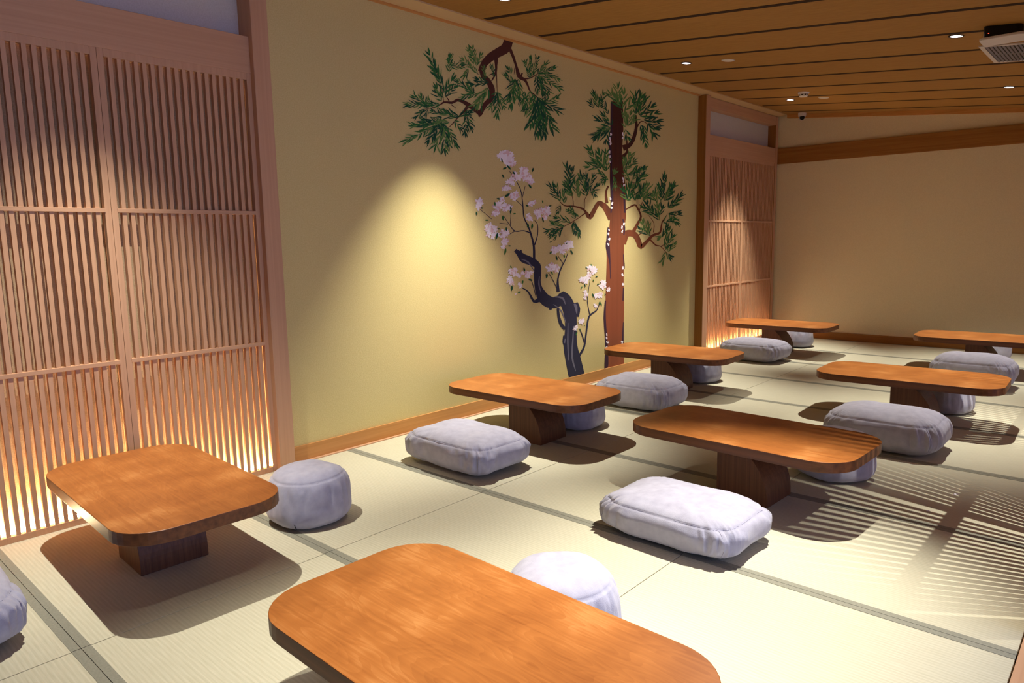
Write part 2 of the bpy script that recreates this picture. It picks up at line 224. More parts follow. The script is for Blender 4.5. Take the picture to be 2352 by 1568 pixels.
STROKES_TALL = [[(2837,2407,3026,2431),(2831,2171,3034,2191),(2798,2066,3008,1957),(2825,1903,3066,1730),(2826,1719,3082,1438),(2853,1511,3052,1298),(2826,1393,3053,1142),(2810,1288,3050,997),(2763,1213,3051,839),(2780,1084,3060,640),(2760,702,3054,480),(2740,545,3055,318),(2760,337,3056,237),(2740,71,3064,64)],[(2908,1429,2806,1399),(2883,1453,2786,1424),(2848,1488,2757,1459),(2813,1518,2732,1486),(2783,1536,2715,1501),(2754,1548,2701,1511),(2729,1555,2686,1518),(2705,1562,2672,1525),(2673,1566,2669,1527),(2635,1558,2672,1529),(2610,1541,2662,1522),(2592,1521,2645,1506),(2573,1501,2626,1486),(2548,1476,2605,1460),(2523,1451,2581,1430),(2519,1445,2537,1406),(2530,1445,2485,1422),(2506,1460,2469,1446),(2480,1476,2455,1465),(2459,1487,2440,1475),(2440,1497,2424,1483),(2413,1504,2403,1490),(2376,1510,2370,1497),(2333,1514,2329,1503),(2292,1517,2290,1507),(2251,1516,2251,1507),(2213,1514,2211,1506),(2180,1517,2174,1510),(2149,1530,2141,1525),(2120,1548,2114,1545),(2101,1561,2096,1559)],[(2804,1551,2752,1547),(2796,1577,2750,1573),(2787,1612,2747,1610),(2783,1642,2750,1643),(2791,1663,2763,1667),(2804,1680,2780,1686),(2815,1693,2792,1699)],[(2461,1465,2474,1456),(2439,1454,2450,1446),(2407,1438,2415,1432),(2370,1421,2376,1416),(2329,1404,2334,1400),(2283,1387,2288,1382),(2238,1370,2242,1366),(2190,1355,2193,1351),(2142,1340,2145,1337),(2109,1331,2112,1327)],[(2304,1515,2294,1515),(2303,1531,2293,1530),(2301,1554,2292,1553),(2295,1576,2287,1575),(2282,1598,2275,1596),(2265,1619,2260,1617),(2253,1633,2249,1632)],[(2456,1490,2444,1490),(2456,1512,2445,1512),(2455,1543,2445,1543),(2460,1570,2452,1571),(2476,1591,2470,1593),(2498,1609,2493,1611),(2514,1622,2510,1624)],[(3083,1185,2925,1233),(3093,1206,2950,1250),(3108,1233,2986,1274),(3120,1252,3025,1297),(3125,1258,3065,1311),(3131,1260,3105,1318),(3143,1262,3143,1319),(3164,1262,3183,1316),(3185,1259,3227,1308),(3201,1254,3270,1292),(3218,1243,3302,1269),(3238,1222,3324,1243),(3256,1203,3343,1219),(3269,1184,3354,1196),(3284,1161,3358,1180),(3342,1142,3334,1182),(3393,1158,3347,1187),(3434,1182,3388,1205),(3470,1204,3429,1225),(3501,1223,3463,1242),(3530,1241,3496,1260),(3559,1256,3537,1276),(3600,1264,3587,1285),(3652,1271,3636,1290),(3698,1289,3668,1299),(3715,1320,3683,1323),(3718,1355,3691,1357),(3726,1386,3705,1389),(3753,1413,3737,1418),(3787,1439,3775,1443),(3811,1457,3802,1461)],[(3221,1282,3167,1298),(3242,1305,3191,1320),(3270,1337,3225,1350),(3296,1368,3256,1379),(3320,1392,3283,1402),(3342,1415,3307,1422),(3351,1441,3317,1441),(3338,1469,3310,1463),(3313,1495,3289,1488),(3290,1516,3267,1509),(3275,1532,3252,1525),(3257,1547,3240,1535),(3220,1552,3225,1537),(3167,1539,3178,1526),(3107,1517,3118,1507),(3066,1501,3075,1493)],[(3495,1221,3514,1230),(3522,1206,3540,1215),(3560,1185,3577,1194),(3600,1167,3612,1177),(3635,1162,3638,1172),(3664,1162,3667,1170),(3694,1156,3701,1162),(3735,1136,3743,1140),(3780,1109,3788,1113),(3812,1090,3820,1093)],[(3566,1294,3551,1295),(3572,1317,3558,1318),(3579,1350,3566,1350),(3573,1382,3563,1380),(3543,1410,3535,1408),(3500,1437,3494,1434),(3470,1455,3465,1453)],[(3700,1156,3695,1162),(3815,1185,3812,1188)],[(3261,1258,3253,1266),(3343,1284,3338,1289)],[(3312,1495,3300,1497),(3362,1575,3354,1576)],[(3044,2010,3011,2057),(3072,2021,3041,2063),(3115,2037,3081,2071),(3157,2057,3114,2081),(3188,2080,3135,2095),(3211,2104,3154,2113),(3230,2131,3173,2137),(3247,2163,3192,2166),(3262,2199,3209,2199),(3269,2236,3220,2233),(3266,2275,3224,2270),(3255,2315,3221,2309),(3247,2342,3219,2337)],[(3260,2227,3238,2231),(3278,2247,3258,2251),(3303,2275,3288,2279),(3329,2293,3323,2300),(3362,2294,3367,2301),(3404,2288,3409,2293),(3434,2282,3438,2286)],[(3022,1932,2976,1963),(3046,1948,3005,1973),(3081,1971,3045,1987),(3107,2000,3074,2004),(3112,2031,3083,2029),(3107,2063,3081,2060),(3101,2093,3078,2090),(3095,2121,3075,2119),(3088,2147,3071,2145),(3083,2165,3067,2163)],[(3066,1769,3071,1774),(3088,1762,3093,1767),(3120,1752,3125,1757),(3157,1743,3160,1748),(3201,1739,3203,1744),(3248,1737,3249,1742),(3281,1736,3283,1741)]]
STROKES_TALLDARK = [[(2841,2396,2867,2399),(2841,2362,2865,2364),(2841,2312,2863,2315),(2839,2264,2862,2266),(2837,2221,2862,2223),(2834,2179,2863,2181),(2829,2141,2862,2143),(2819,2112,2855,2112),(2807,2087,2846,2087),(2801,2056,2842,2060),(2808,2021,2846,2026),(2821,1983,2855,1989),(2831,1945,2861,1949),(2835,1906,2861,1908),(2835,1865,2858,1867),(2835,1822,2858,1823),(2834,1773,2862,1775),(2832,1722,2868,1724),(2832,1676,2873,1678),(2833,1638,2876,1640),(2836,1605,2877,1607),(2838,1572,2875,1572),(2836,1533,2868,1533),(2834,1494,2858,1494),(2832,1467,2851,1466)],[(2791,1340,2810,1339),(2785,1307,2812,1307),(2777,1262,2814,1261),(2771,1224,2816,1222),(2766,1203,2815,1200),(2763,1187,2813,1185),(2763,1170,2812,1170),(2769,1150,2811,1151),(2779,1128,2811,1130),(2790,1105,2812,1106),(2801,1075,2817,1076),(2812,1042,2823,1043),(2820,1019,2828,1020)],[(3022,1414,3041,1417),(3028,1394,3050,1397),(3036,1366,3062,1368),(3042,1339,3070,1340),(3042,1315,3069,1314),(3040,1292,3063,1290),(3038,1275,3058,1274)],[(3036,1099,3048,1100),(3038,1075,3053,1075),(3042,1041,3059,1041),(3044,1011,3064,1011),(3046,992,3065,991),(3046,977,3064,976),(3047,967,3063,966)],[(3002,1703,3017,1706),(3012,1677,3031,1680),(3025,1638,3049,1642),(3036,1598,3064,1601),(3044,1552,3070,1554),(3049,1504,3072,1505),(3053,1470,3073,1470)],[(2750,703,2770,701),(2743,665,2767,663),(2734,610,2763,607),(2730,546,2764,543),(2736,472,2772,470),(2747,389,2784,387),(2754,313,2794,310),(2752,247,2801,241),(2747,186,2805,178),(2744,139,2805,129),(2743,109,2798,98),(2744,92,2786,81),(2744,81,2777,72)],[(3039,481,3054,480),(3032,426,3053,424),(3022,349,3052,345),(3016,282,3052,278),(3017,237,3053,233),(3023,202,3055,199),(3027,179,3056,176)],[(2803,1197,2823,1197),(2807,1157,2827,1158),(2813,1101,2832,1101),(2819,1044,2836,1044),(2823,988,2838,987),(2827,931,2839,930),(2829,890,2839,890)],[(3049,680,3027,682),(3052,800,3037,801)]]
DOTS = [(2832,2136),(2821,2101),(2827,2071),(2836,2059),(2818,1986),(2822,1950),(2827,1896),(3026,2154),(3019,2122),(3035,1770),(3041,1740),(3049,1715),(2838,1587),(2864,1551),(2853,1517),(3046,1367),(3024,1342),(3016,1307),(2810,1324),(2804,1281),(2814,1239),(2801,1196),(3039,979),(3036,982),(3029,912),(3037,832),(2781,397),(2774,366),(2788,326),(2774,280),(2781,248),(3026,297),(3012,271)]
SPRIGS_BRANCH = [(861,2296,770,2452,24.9,3.86,2.75,0.58,1),(877,2275,799,2381,21.7,3.88,2.76,0.56,1),(948,2357,961,2461,18.4,3.96,2.78,0.62,1),(966,2390,1072,2413,18.4,3.97,2.79,0.64,1),(1001,2402,951,2430,17.4,4.02,2.8,0.65,1),(1180,2443,1171,2553,19.5,4.23,2.87,0.69,2),(1217,2449,1130,2533,17.4,4.28,2.89,0.7,2),(1208,2435,1257,2518,15.2,4.27,2.88,0.69,2),(1215,2387,1073,2456,18.4,4.28,2.89,0.66,2),(1125,2404,1096,2356,19.5,4.17,2.85,0.66,1),(900,2231,830,2345,20.6,3.91,2.78,0.54,0),(891,2217,972,2307,26.0,3.9,2.78,0.53,1),(890,2181,826,2238,23.9,3.91,2.78,0.51,1),(907,2195,996,2262,21.7,3.92,2.79,0.52,0),(872,2161,824,2208,21.7,3.89,2.78,0.5,1),(854,2135,550,2097,21.7,3.87,2.77,0.48,1),(771,2112,630,2159,19.5,3.77,2.74,0.46,1),(754,2099,693,2173,17.4,3.75,2.74,0.45,1),(787,2108,757,2158,15.2,3.79,2.75,0.46,1),(721,2089,639,2027,17.4,3.71,2.72,0.45,0),(746,2092,710,2029,17.4,3.74,2.73,0.45,0),(1173,2243,1015,2313,18.4,4.25,2.9,0.57,1),(1173,2243,1121,2311,17.4,4.25,2.9,0.57,1),(1210,2248,1073,2217,19.5,4.3,2.91,0.58,1),(1289,2360,1282,2441,13.0,4.38,2.93,0.65,2),(1307,2338,1166,2305,20.6,4.41,2.94,0.64,0),(1316,2307,1189,2164,28.2,4.42,2.95,0.62,2),(1296,2285,1227,2187,26.0,4.4,2.95,0.61,2),(1326,2340,1214,2349,19.5,4.43,2.95,0.65,0),(1412,2288,1407,2119,22.8,4.55,3.0,0.62,1),(1412,2288,1340,2176,19.5,4.55,3.0,0.62,1),(1412,2288,1479,2193,19.5,4.55,3.0,0.62,1),(1386,2388,1359,2454,13.0,4.5,2.97,0.68,0),(924,1991,702,2010,23.9,3.97,2.83,0.4,0),(851,2074,786,2085,17.4,3.87,2.78,0.45,0),(868,2058,767,2023,19.5,3.89,2.79,0.44,0),(866,2034,736,1883,26.0,3.89,2.8,0.42,0),(781,1977,539,1872,23.9,3.8,2.77,0.38,1),(766,1999,605,1971,20.6,3.78,2.76,0.4,1),(724,1983,629,1979,17.4,3.73,2.74,0.38,1),(882,1999,883,1835,27.1,3.92,2.81,0.4,1),(882,1999,800,1859,26.0,3.92,2.81,0.4,2),(924,1991,989,1887,23.9,3.97,2.83,0.4,1),(899,2001,927,1869,23.9,3.94,2.81,0.41,1),(832,2006,796,1936,23.9,3.86,2.78,0.4,0),(934,2029,849,2020,23.9,3.98,2.83,0.43,2),(988,2066,869,2082,20.6,4.04,2.84,0.45,1),(1023,2076,903,2098,19.5,4.08,2.86,0.46,0),(1101,2122,1137,2013,21.7,4.17,2.88,0.49,0),(1095,2084,1081,1970,21.7,4.17,2.89,0.47,0),(1023,2076,1141,2127,19.5,4.08,2.86,0.46,0),(987,2047,1038,2003,19.5,4.04,2.85,0.44,0),(1585,2378,1505,2419,18.4,4.77,3.06,0.69,1),(1567,2441,1537,2463,17.4,4.74,3.04,0.73,1),(1607,2408,1521,2251,23.9,4.79,3.06,0.72,1),(1607,2408,1560,2209,24.9,4.79,3.06,0.72,1),(1638,2412,1676,2237,21.7,4.84,3.07,0.72,1),(1627,2384,1635,2279,21.7,4.82,3.07,0.7,1),(1777,2440,1715,2551,16.3,5.02,3.13,0.75,1),(1788,2455,1781,2589,15.2,5.04,3.13,0.77,1),(1810,2465,1868,2604,16.3,5.06,3.14,0.77,1),(1866,2488,2073,2562,17.4,5.14,3.16,0.8,1),(1866,2488,1957,2571,18.4,5.14,3.16,0.8,1),(1866,2481,2166,2405,19.5,5.14,3.16,0.79,1),(1933,2498,2119,2484,18.4,5.23,3.19,0.81,1),(1866,2474,2000,2362,22.8,5.14,3.16,0.79,1),(1844,2470,1864,2364,18.4,5.11,3.16,0.78,0),(1865,2460,1931,2359,21.7,5.14,3.17,0.78,0),(1775,2345,1718,2195,21.7,5.03,3.15,0.69,1),(1819,2330,1769,2077,27.1,5.09,3.17,0.69,1),(1710,2336,1707,2207,18.4,4.94,3.12,0.68,1),(1840,2319,1857,2023,30.4,5.13,3.18,0.68,0),(1862,2308,1948,2024,31.4,5.16,3.19,0.68,0),(1907,2287,2115,2241,24.9,5.22,3.21,0.66,0),(1884,2291,2042,2083,30.4,5.19,3.2,0.67,1),(1930,2289,2105,2340,20.6,5.25,3.22,0.67,1),(1863,2315,2019,2152,26.0,5.16,3.19,0.68,0),(1884,2284,1902,2041,28.2,5.19,3.2,0.66,1),(1817,2275,1814,2102,26.0,5.1,3.17,0.65,0),(1929,2268,1930,2338,17.4,5.26,3.22,0.65,0)]
SPRIGS_TALL = [(2655,2333,2585,2442,19.6,6.32,3.53,0.77,1),(2672,2345,2726,2451,18.2,6.34,3.54,0.78,1),(2584,2324,2550,2359,16.8,6.21,3.5,0.75,0),(2799,2300,2690,2397,16.8,6.55,3.6,0.76,0),(2948,2399,2947,2542,21.0,6.77,3.65,0.85,2),(2948,2389,2835,2466,22.4,6.77,3.65,0.84,2),(3005,2365,3043,2504,26.7,6.87,3.68,0.83,2),(3025,2367,2910,2456,22.4,6.9,3.69,0.83,2),(3064,2362,3182,2449,25.3,6.96,3.7,0.83,1),(3223,2349,3221,2518,23.9,7.22,3.78,0.83,1),(3243,2351,3323,2531,22.4,7.26,3.78,0.84,1),(3284,2345,3386,2508,25.3,7.33,3.8,0.84,1),(3305,2337,3515,2448,26.7,7.36,3.81,0.83,0),(3368,2312,3627,2329,26.7,7.47,3.85,0.82,0),(3389,2325,3581,2401,25.3,7.5,3.85,0.83,0),(3432,2286,3541,2209,25.3,7.58,3.88,0.8,0),(3432,2286,3606,2271,22.4,7.58,3.88,0.8,0),(3369,2258,3403,2086,21.0,7.48,3.86,0.77,1),(3327,2264,3370,2171,19.6,7.41,3.84,0.77,0),(3104,2230,3143,2340,19.6,7.05,3.74,0.73,2),(3065,2216,3064,2320,22.4,6.99,3.73,0.71,2),(3065,2195,3105,2135,19.6,6.99,3.73,0.7,1),(3144,2245,3203,2294,19.6,7.11,3.76,0.74,2),(2817,2211,2654,2234,22.4,6.59,3.62,0.69,0),(2836,2192,2601,2099,25.3,6.62,3.63,0.68,0),(2799,2168,2762,2073,22.4,6.57,3.62,0.66,0),(2836,2192,2690,2157,22.4,6.62,3.63,0.68,1),(2855,2215,2744,2274,22.4,6.65,3.64,0.7,1),(2726,2181,2636,2092,22.4,6.45,3.59,0.66,0),(2690,1834,2514,1992,22.4,6.45,3.63,0.39,1),(2763,1818,2654,1963,22.4,6.57,3.67,0.38,1),(2781,1829,2762,1982,22.4,6.59,3.67,0.39,1),(2654,1842,2521,1844,21.0,6.39,3.61,0.4,1),(2726,1857,2583,1888,19.6,6.5,3.64,0.41,1),(2800,1747,2672,1802,18.2,6.63,3.69,0.33,1),(2763,1766,2726,1723,16.8,6.57,3.67,0.34,1),(2884,1783,2894,1700,16.8,6.76,3.72,0.36,2),(2875,1793,2894,1815,15.4,6.75,3.72,0.37,2),(2251,1633,2213,1834,21.0,5.81,3.47,0.22,0),(2259,1653,2277,1809,21.0,5.82,3.47,0.24,0),(2291,1595,2179,1688,19.6,5.88,3.49,0.2,1),(2291,1595,2210,1621,16.8,5.88,3.49,0.2,2),(2341,1617,2326,1714,19.6,5.95,3.51,0.22,1),(2375,1578,2359,1686,19.6,6.0,3.53,0.19,2),(2477,1601,2393,1776,19.6,6.15,3.58,0.21,1),(2494,1622,2478,1771,21.0,6.18,3.58,0.22,0),(2529,1623,2635,1688,21.0,6.23,3.59,0.23,0),(2512,1663,2582,1767,19.6,6.2,3.58,0.26,0),(2098,1560,2007,1661,19.6,5.6,3.41,0.17,0),(2130,1551,2068,1664,18.2,5.64,3.43,0.16,0),(2177,1533,2162,1629,16.8,5.72,3.45,0.15,1),(2129,1513,2097,1464,14.0,5.65,3.44,0.13,0),(2373,1429,2225,1476,15.4,6.02,3.56,0.08,1),(2323,1408,2274,1487,14.0,5.95,3.54,0.06,1),(2256,1378,2065,1415,19.6,5.86,3.51,0.04,1),(2175,1348,2033,1367,18.2,5.74,3.48,0.02,1),(2111,1329,1955,1310,18.2,5.65,3.46,0.0,0),(2306,1388,2372,1289,18.2,5.93,3.54,0.05,0),(2289,1378,2322,1299,16.8,5.9,3.53,0.04,0),(2159,1339,2063,1271,16.8,5.72,3.48,0.01,0),(2095,1329,2001,1281,16.8,5.62,3.45,0.0,0),(2564,1665,2600,1616,16.8,6.28,3.6,0.26,0),(3048,1856,3146,1990,21.0,7.02,3.78,0.43,2),(3068,1857,3208,1930,19.6,7.05,3.79,0.43,1),(3048,1877,3047,1930,19.6,7.01,3.78,0.44,2),(3108,1806,3374,1887,22.4,7.12,3.82,0.39,1),(3230,1736,3376,1809,22.4,7.33,3.89,0.34,1),(3251,1748,3375,1876,22.4,7.37,3.89,0.35,0),(3149,1743,3068,1825,18.2,7.2,3.85,0.34,2),(3189,1767,3270,1847,19.6,7.26,3.86,0.36,1),(3110,1579,3149,1700,26.7,7.16,3.86,0.21,1),(3150,1581,3069,1654,25.3,7.23,3.88,0.21,1),(3232,1583,3231,1703,26.7,7.36,3.91,0.21,1),(3273,1595,3377,1699,25.3,7.43,3.93,0.22,1),(3379,1587,3452,1735,23.9,7.61,3.98,0.22,2),(3379,1610,3508,1636,22.4,7.6,3.97,0.24,1),(3315,1596,3335,1697,23.9,7.5,3.95,0.23,0),(3710,1620,3751,1841,21.0,8.17,4.12,0.26,0),(3688,1596,3662,1733,21.0,8.14,4.11,0.23,1),(3757,1598,3941,1757,21.0,8.26,4.14,0.24,0),(3803,1599,3894,1743,21.0,8.34,4.16,0.24,1),(3829,1530,4091,1668,21.0,8.4,4.19,0.18,0),(3852,1530,4019,1606,19.6,8.44,4.2,0.18,1),(3830,1471,4047,1486,21.0,8.41,4.2,0.13,0),(3853,1483,4000,1389,19.6,8.45,4.21,0.14,1),(3620,1571,3574,1661,19.6,8.03,4.09,0.21,2),(3555,1455,3401,1521,21.0,7.93,4.08,0.11,1),(3533,1478,3444,1567,19.6,7.89,4.07,0.13,0),(3646,1445,3621,1537,21.0,8.09,4.12,0.1,2),(3668,1457,3712,1527,19.6,8.13,4.13,0.11,0),(3739,1388,3951,1425,18.2,8.26,4.17,0.05,1),(3669,1410,3555,1501,19.6,8.14,4.14,0.07,1),(3493,1260,3360,1396,18.2,7.86,4.09,-0.06,2),(3449,1272,3319,1329,16.8,7.78,4.07,-0.05,0),(3470,1283,3469,1363,16.8,7.81,4.07,-0.04,2),(3791,1139,3857,1329,19.6,8.4,4.24,-0.17,1),(3791,1127,3931,1257,19.6,8.4,4.25,-0.18,1),(3839,1103,3958,1184,18.2,8.49,4.27,-0.2,2),(3792,1104,3747,1022,18.2,8.41,4.25,-0.2,2),(3816,1091,3877,1053,18.2,8.45,4.26,-0.21,0),(3719,1247,3809,1353,16.8,8.25,4.19,-0.07,0),(3718,1259,3673,1247,15.4,8.25,4.19,-0.06,2)]
SPRIGS_BLOSS = [(1495,1788,1545,1758,10.7,4.73,3.11,0.31,0),(1494,1772,1452,1752,10.7,4.73,3.11,0.29,0),(1442,1719,1467,1692,9.3,4.66,3.1,0.26,0),(1438,1834,1448,1802,7.1,4.64,3.08,0.33,0),(1562,1748,1570,1737,8.6,4.82,3.15,0.28,0),(1783,1755,1797,1790,9.3,5.12,3.24,0.3,0),(1736,1660,1771,1638,11.4,5.07,3.24,0.23,0),(1471,1559,1506,1577,14.3,4.72,3.14,0.15,0),(1421,1540,1379,1545,9.3,4.66,3.12,0.14,0),(1361,1489,1359,1522,9.3,4.59,3.1,0.11,1),(1529,1493,1532,1436,12.1,4.81,3.17,0.11,0),(1553,1437,1588,1442,7.1,4.85,3.19,0.07,1),(1442,1424,1441,1390,12.1,4.7,3.14,0.06,1),(1209,1475,1240,1470,7.9,4.39,3.03,0.09,0),(1169,1447,1171,1420,9.3,4.34,3.02,0.08,0),(1253,1388,1293,1391,7.9,4.46,3.07,0.04,1),(1381,1328,1406,1328,7.1,4.63,3.13,0.0,0),(1380,1300,1370,1244,12.1,4.64,3.14,-0.02,0),(1481,1311,1473,1334,9.3,4.77,3.18,-0.01,0),(1495,1203,1526,1202,6.4,4.8,3.2,-0.08,1),(1469,1186,1459,1135,10.0,4.77,3.19,-0.1,1),(1732,1498,1699,1503,7.1,5.09,3.26,0.12,0),(1720,1369,1728,1334,12.1,5.09,3.28,0.03,0),(1775,1369,1770,1322,11.4,5.16,3.3,0.03,1),(1897,1418,1912,1376,9.3,5.33,3.35,0.06,0),(1976,1503,2005,1510,7.1,5.43,3.37,0.13,0),(1974,1431,2009,1429,7.1,5.44,3.38,0.07,1),(1903,1525,1904,1543,7.1,5.32,3.33,0.14,1),(2010,1230,1994,1224,6.4,5.52,3.43,-0.07,0),(2009,1151,1989,1133,8.6,5.52,3.44,-0.13,1),(2068,1112,2071,1075,9.3,5.62,3.47,-0.16,0),(2169,1122,2169,1109,7.9,5.76,3.52,-0.15,1),(2253,1158,2284,1119,9.3,5.88,3.55,-0.13,0),(2212,1215,2195,1207,5.0,5.81,3.52,-0.08,0),(1947,980,1937,938,12.1,5.46,3.44,-0.25,0),(1996,991,2026,964,7.1,5.53,3.46,-0.24,1),(1525,1035,1522,1046,7.1,4.86,3.24,-0.2,1),(1490,1007,1498,1013,5.0,4.82,3.23,-0.22,0),(1530,906,1520,866,12.9,4.89,3.27,-0.29,0),(1667,1035,1675,1017,9.3,5.06,3.31,-0.2,0),(1655,941,1649,911,7.9,5.05,3.32,-0.27,1),(1719,943,1747,936,10.0,5.14,3.35,-0.27,0),(1590,850,1635,853,7.1,4.98,3.3,-0.33,1),(2546,1013,2542,1030,5.7,6.35,3.71,-0.24,1),(2603,917,2638,922,6.4,6.45,3.75,-0.32,0),(2569,899,2580,878,5.7,6.4,3.74,-0.33,1),(2445,866,2456,839,7.1,6.21,3.69,-0.36,0),(2412,848,2400,826,6.4,6.17,3.67,-0.37,1),(2557,779,2568,765,9.3,6.4,3.75,-0.43,0),(2626,849,2661,853,7.1,6.5,3.77,-0.38,0),(2673,703,2661,670,9.3,6.59,3.82,-0.5,0),(2684,689,2696,658,7.1,6.61,3.82,-0.51,1),(2479,996,2468,1009,5.0,6.25,3.68,-0.26,1),(2431,515,2454,506,4.3,6.24,3.74,-0.63,1),(2387,493,2376,474,5.0,6.18,3.72,-0.64,1),(2343,471,2314,441,7.1,6.12,3.71,-0.66,1),(2744,766,2756,745,5.0,6.7,3.84,-0.45,0)]
BLOOMS = [(1487.0,1826.0,23.6,4.71,3.1,0.33),(1438.0,1850.0,15.0,4.64,3.08,0.34),(1564.0,1821.0,12.9,4.81,3.14,0.33),(1514.0,1873.0,12.9,4.74,3.11,0.36),(1630.0,1729.0,15.7,4.92,3.18,0.27),(1737.0,1718.0,19.3,5.06,3.23,0.27),(1684.0,1738.0,15.7,4.99,3.2,0.28),(1773.0,1691.0,10.7,5.12,3.25,0.25),(1542.0,1674.0,13.6,4.8,3.15,0.23),(1481.0,1615.0,12.1,4.73,3.13,0.19),(1574.0,1585.0,15.0,4.86,3.18,0.17),(1591.0,1557.0,10.7,4.88,3.19,0.16),(1186.0,1501.0,15.0,4.36,3.02,0.11),(1411.0,1496.0,17.9,4.65,3.12,0.11),(1486.0,1481.0,16.4,4.75,3.15,0.1),(1376.0,1445.0,13.6,4.61,3.11,0.08),(1437.0,1541.0,10.7,4.68,3.12,0.14),(1332.0,1345.0,18.6,4.57,3.11,0.01),(1307.0,1311.0,15.0,4.54,3.1,-0.01),(1355.0,1278.0,12.1,4.6,3.13,-0.03),(1455.0,1288.0,12.9,4.74,3.17,-0.03),(1453.0,1226.0,12.9,4.74,3.18,-0.07),(1435.0,1187.0,8.6,4.72,3.18,-0.09),(1778.0,1510.0,12.1,5.15,3.28,0.13),(1730.0,1416.0,12.1,5.09,3.27,0.06),(1841.0,1441.0,13.6,5.25,3.32,0.08),(1936.0,1466.0,16.4,5.38,3.36,0.1),(1936.0,1418.0,12.1,5.38,3.36,0.06),(2049.0,1168.0,14.3,5.58,3.46,-0.12),(2233.0,1215.0,15.0,5.84,3.53,-0.08),(2150.0,1172.0,13.6,5.73,3.5,-0.11),(2212.0,1184.0,12.9,5.82,3.53,-0.11),(2027.0,1026.0,15.7,5.57,3.47,-0.22),(1967.0,1014.0,8.6,5.48,3.45,-0.23),(2091.0,1034.0,9.3,5.66,3.5,-0.22),(1541.0,999.0,13.6,4.89,3.26,-0.22),(1519.0,942.0,12.9,4.87,3.26,-0.26),(1629.0,983.0,10.0,5.01,3.3,-0.24),(1720.0,985.0,12.9,5.14,3.34,-0.24),(1609.0,902.0,10.0,5.0,3.3,-0.29),(1470.0,939.0,5.0,4.8,3.23,-0.26),(1572.0,836.0,3.9,4.95,3.3,-0.34),(2558.0,979.0,15.0,6.37,3.72,-0.27),(2434.0,899.0,12.9,6.19,3.68,-0.33),(2512.0,928.0,12.1,6.31,3.71,-0.31),(2732.0,836.0,14.3,6.67,3.82,-0.39),(2645.0,760.0,13.6,6.54,3.79,-0.45),(2792.0,798.0,9.3,6.77,3.85,-0.43),(2467.0,785.0,10.0,6.26,3.71,-0.42),(2462.0,739.0,7.1,6.26,3.72,-0.46),(2591.0,669.0,7.9,6.47,3.79,-0.52),(2387.0,553.0,12.1,6.17,3.71,-0.6),(2321.0,504.0,8.6,6.08,3.69,-0.63)]
# ---------------------------------------------------------------- floor of tatami mats
fl = struct(MB().box(-.1, -4.2, -.09, 3.3635, 6.45, -.03).build('floor', M['under']))
XS = [.014, 1.172, 2.277, 3.363]
YS = [-3.62, -2.716, -1.809, -.902, .004, .911, 1.834, 2.761, 3.648, 4.55, 5.426, 6.352]
for i in range(3):
    for j in range(len(YS)-1):
        x0, x1, y0, y1 = XS[i]+.0015, XS[i+1]-.0015, YS[j]+.0015, YS[j+1]-.0015
        t = MB().box(x0, y0, -.03, x1, y1, 0).build('tatami_mat', M['rush'], fl, bevel=.0015)
        b = MB().box(x0, y0-.0005, -.02, x1, y0+.026, .0012).box(x0, y1-.026, -.02, x1, y1+.0005, .0012)
        b.build('cloth_border', M['border'], t)
struct(MB().box(3.364, -4.2, -.09, 5.9, 6.45, -.012).build('floor_corridor', M['pale_y']))
struct(MB().box(3.3655, .19, -.02, 3.41, 6.36, .004).build('trim_13', M['pale_y'], bevel=.001))
struct(MB().box(3.3655, -4.2, -.02, 3.41, .19, .002).build('trim_14', M['pale_y'], bevel=.001))

# ---------------------------------------------------------------- left wall
wl = struct(MB().box(-.14, -4.2, -.03, -.06, 6.5, 2.75).box(-.06, -.41, -.03, 0, 4.42, 2.75).build('wall_left', M['wall']))
struct(MB().box(0, -.40, 0, .012, 4.412, .094).build('baseboard_left', M['brown_y'], bevel=.0015))
struct(MB().box(.012, -.40, 0, .034, 4.412, .006).build('trim_1', M['pale_y'], bevel=.001))
struct(MB().box(-.06, -.493, 0, .085, -.400, 2.68).build('trim_2', M['pale_z'], bevel=.003))       # near post
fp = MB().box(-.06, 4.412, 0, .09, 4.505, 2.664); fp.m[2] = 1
struct(fp.build('trim_3', [M['pale_z'], M['honey_z']], bevel=.002))       # far post, shade painted onto the side facing the camera
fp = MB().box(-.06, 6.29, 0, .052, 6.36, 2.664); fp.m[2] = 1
struct(fp.build('trim_4', [M['pale_z'], M['honey_z']], bevel=.002))        # corner post, camera-facing side coloured darker to stand for shade
struct(MB().box(-.06, -2.04, 0, .085, -1.945, 2.68).build('trim_5', M['pale_z'], bevel=.003))
struct(MB().box(-.06, -1.945, 2.114, .05, -.493, 2.294).build('trim_6', M['pale_y'], bevel=.002))  # lintel over the near doors
struct(MB().box(-.06, 4.505, 2.114, .05, 6.36, 2.294).build('trim_7', M['pale_y'], bevel=.002))
struct(MB().box(-.06, -1.945, 2.562, .05, -.493, 2.664).build('trim_8', M['pale_y'], bevel=.002))
struct(MB().box(-.06, 4.505, 2.562, .05, 6.36, 2.664).build('trim_9', M['pale_y'], bevel=.002))
for y0, y1 in ((-1.945, -.493), (4.505, 6.29)):
    MB().box(-.06, y0, 2.294, -.045, y1, 2.562).build('transom_panel', M['white_panel'], wl)
struct(MB().box(-.06, -4.2, -.03, 0, -2.04, 2.68).build('wall_near', M['wall']))
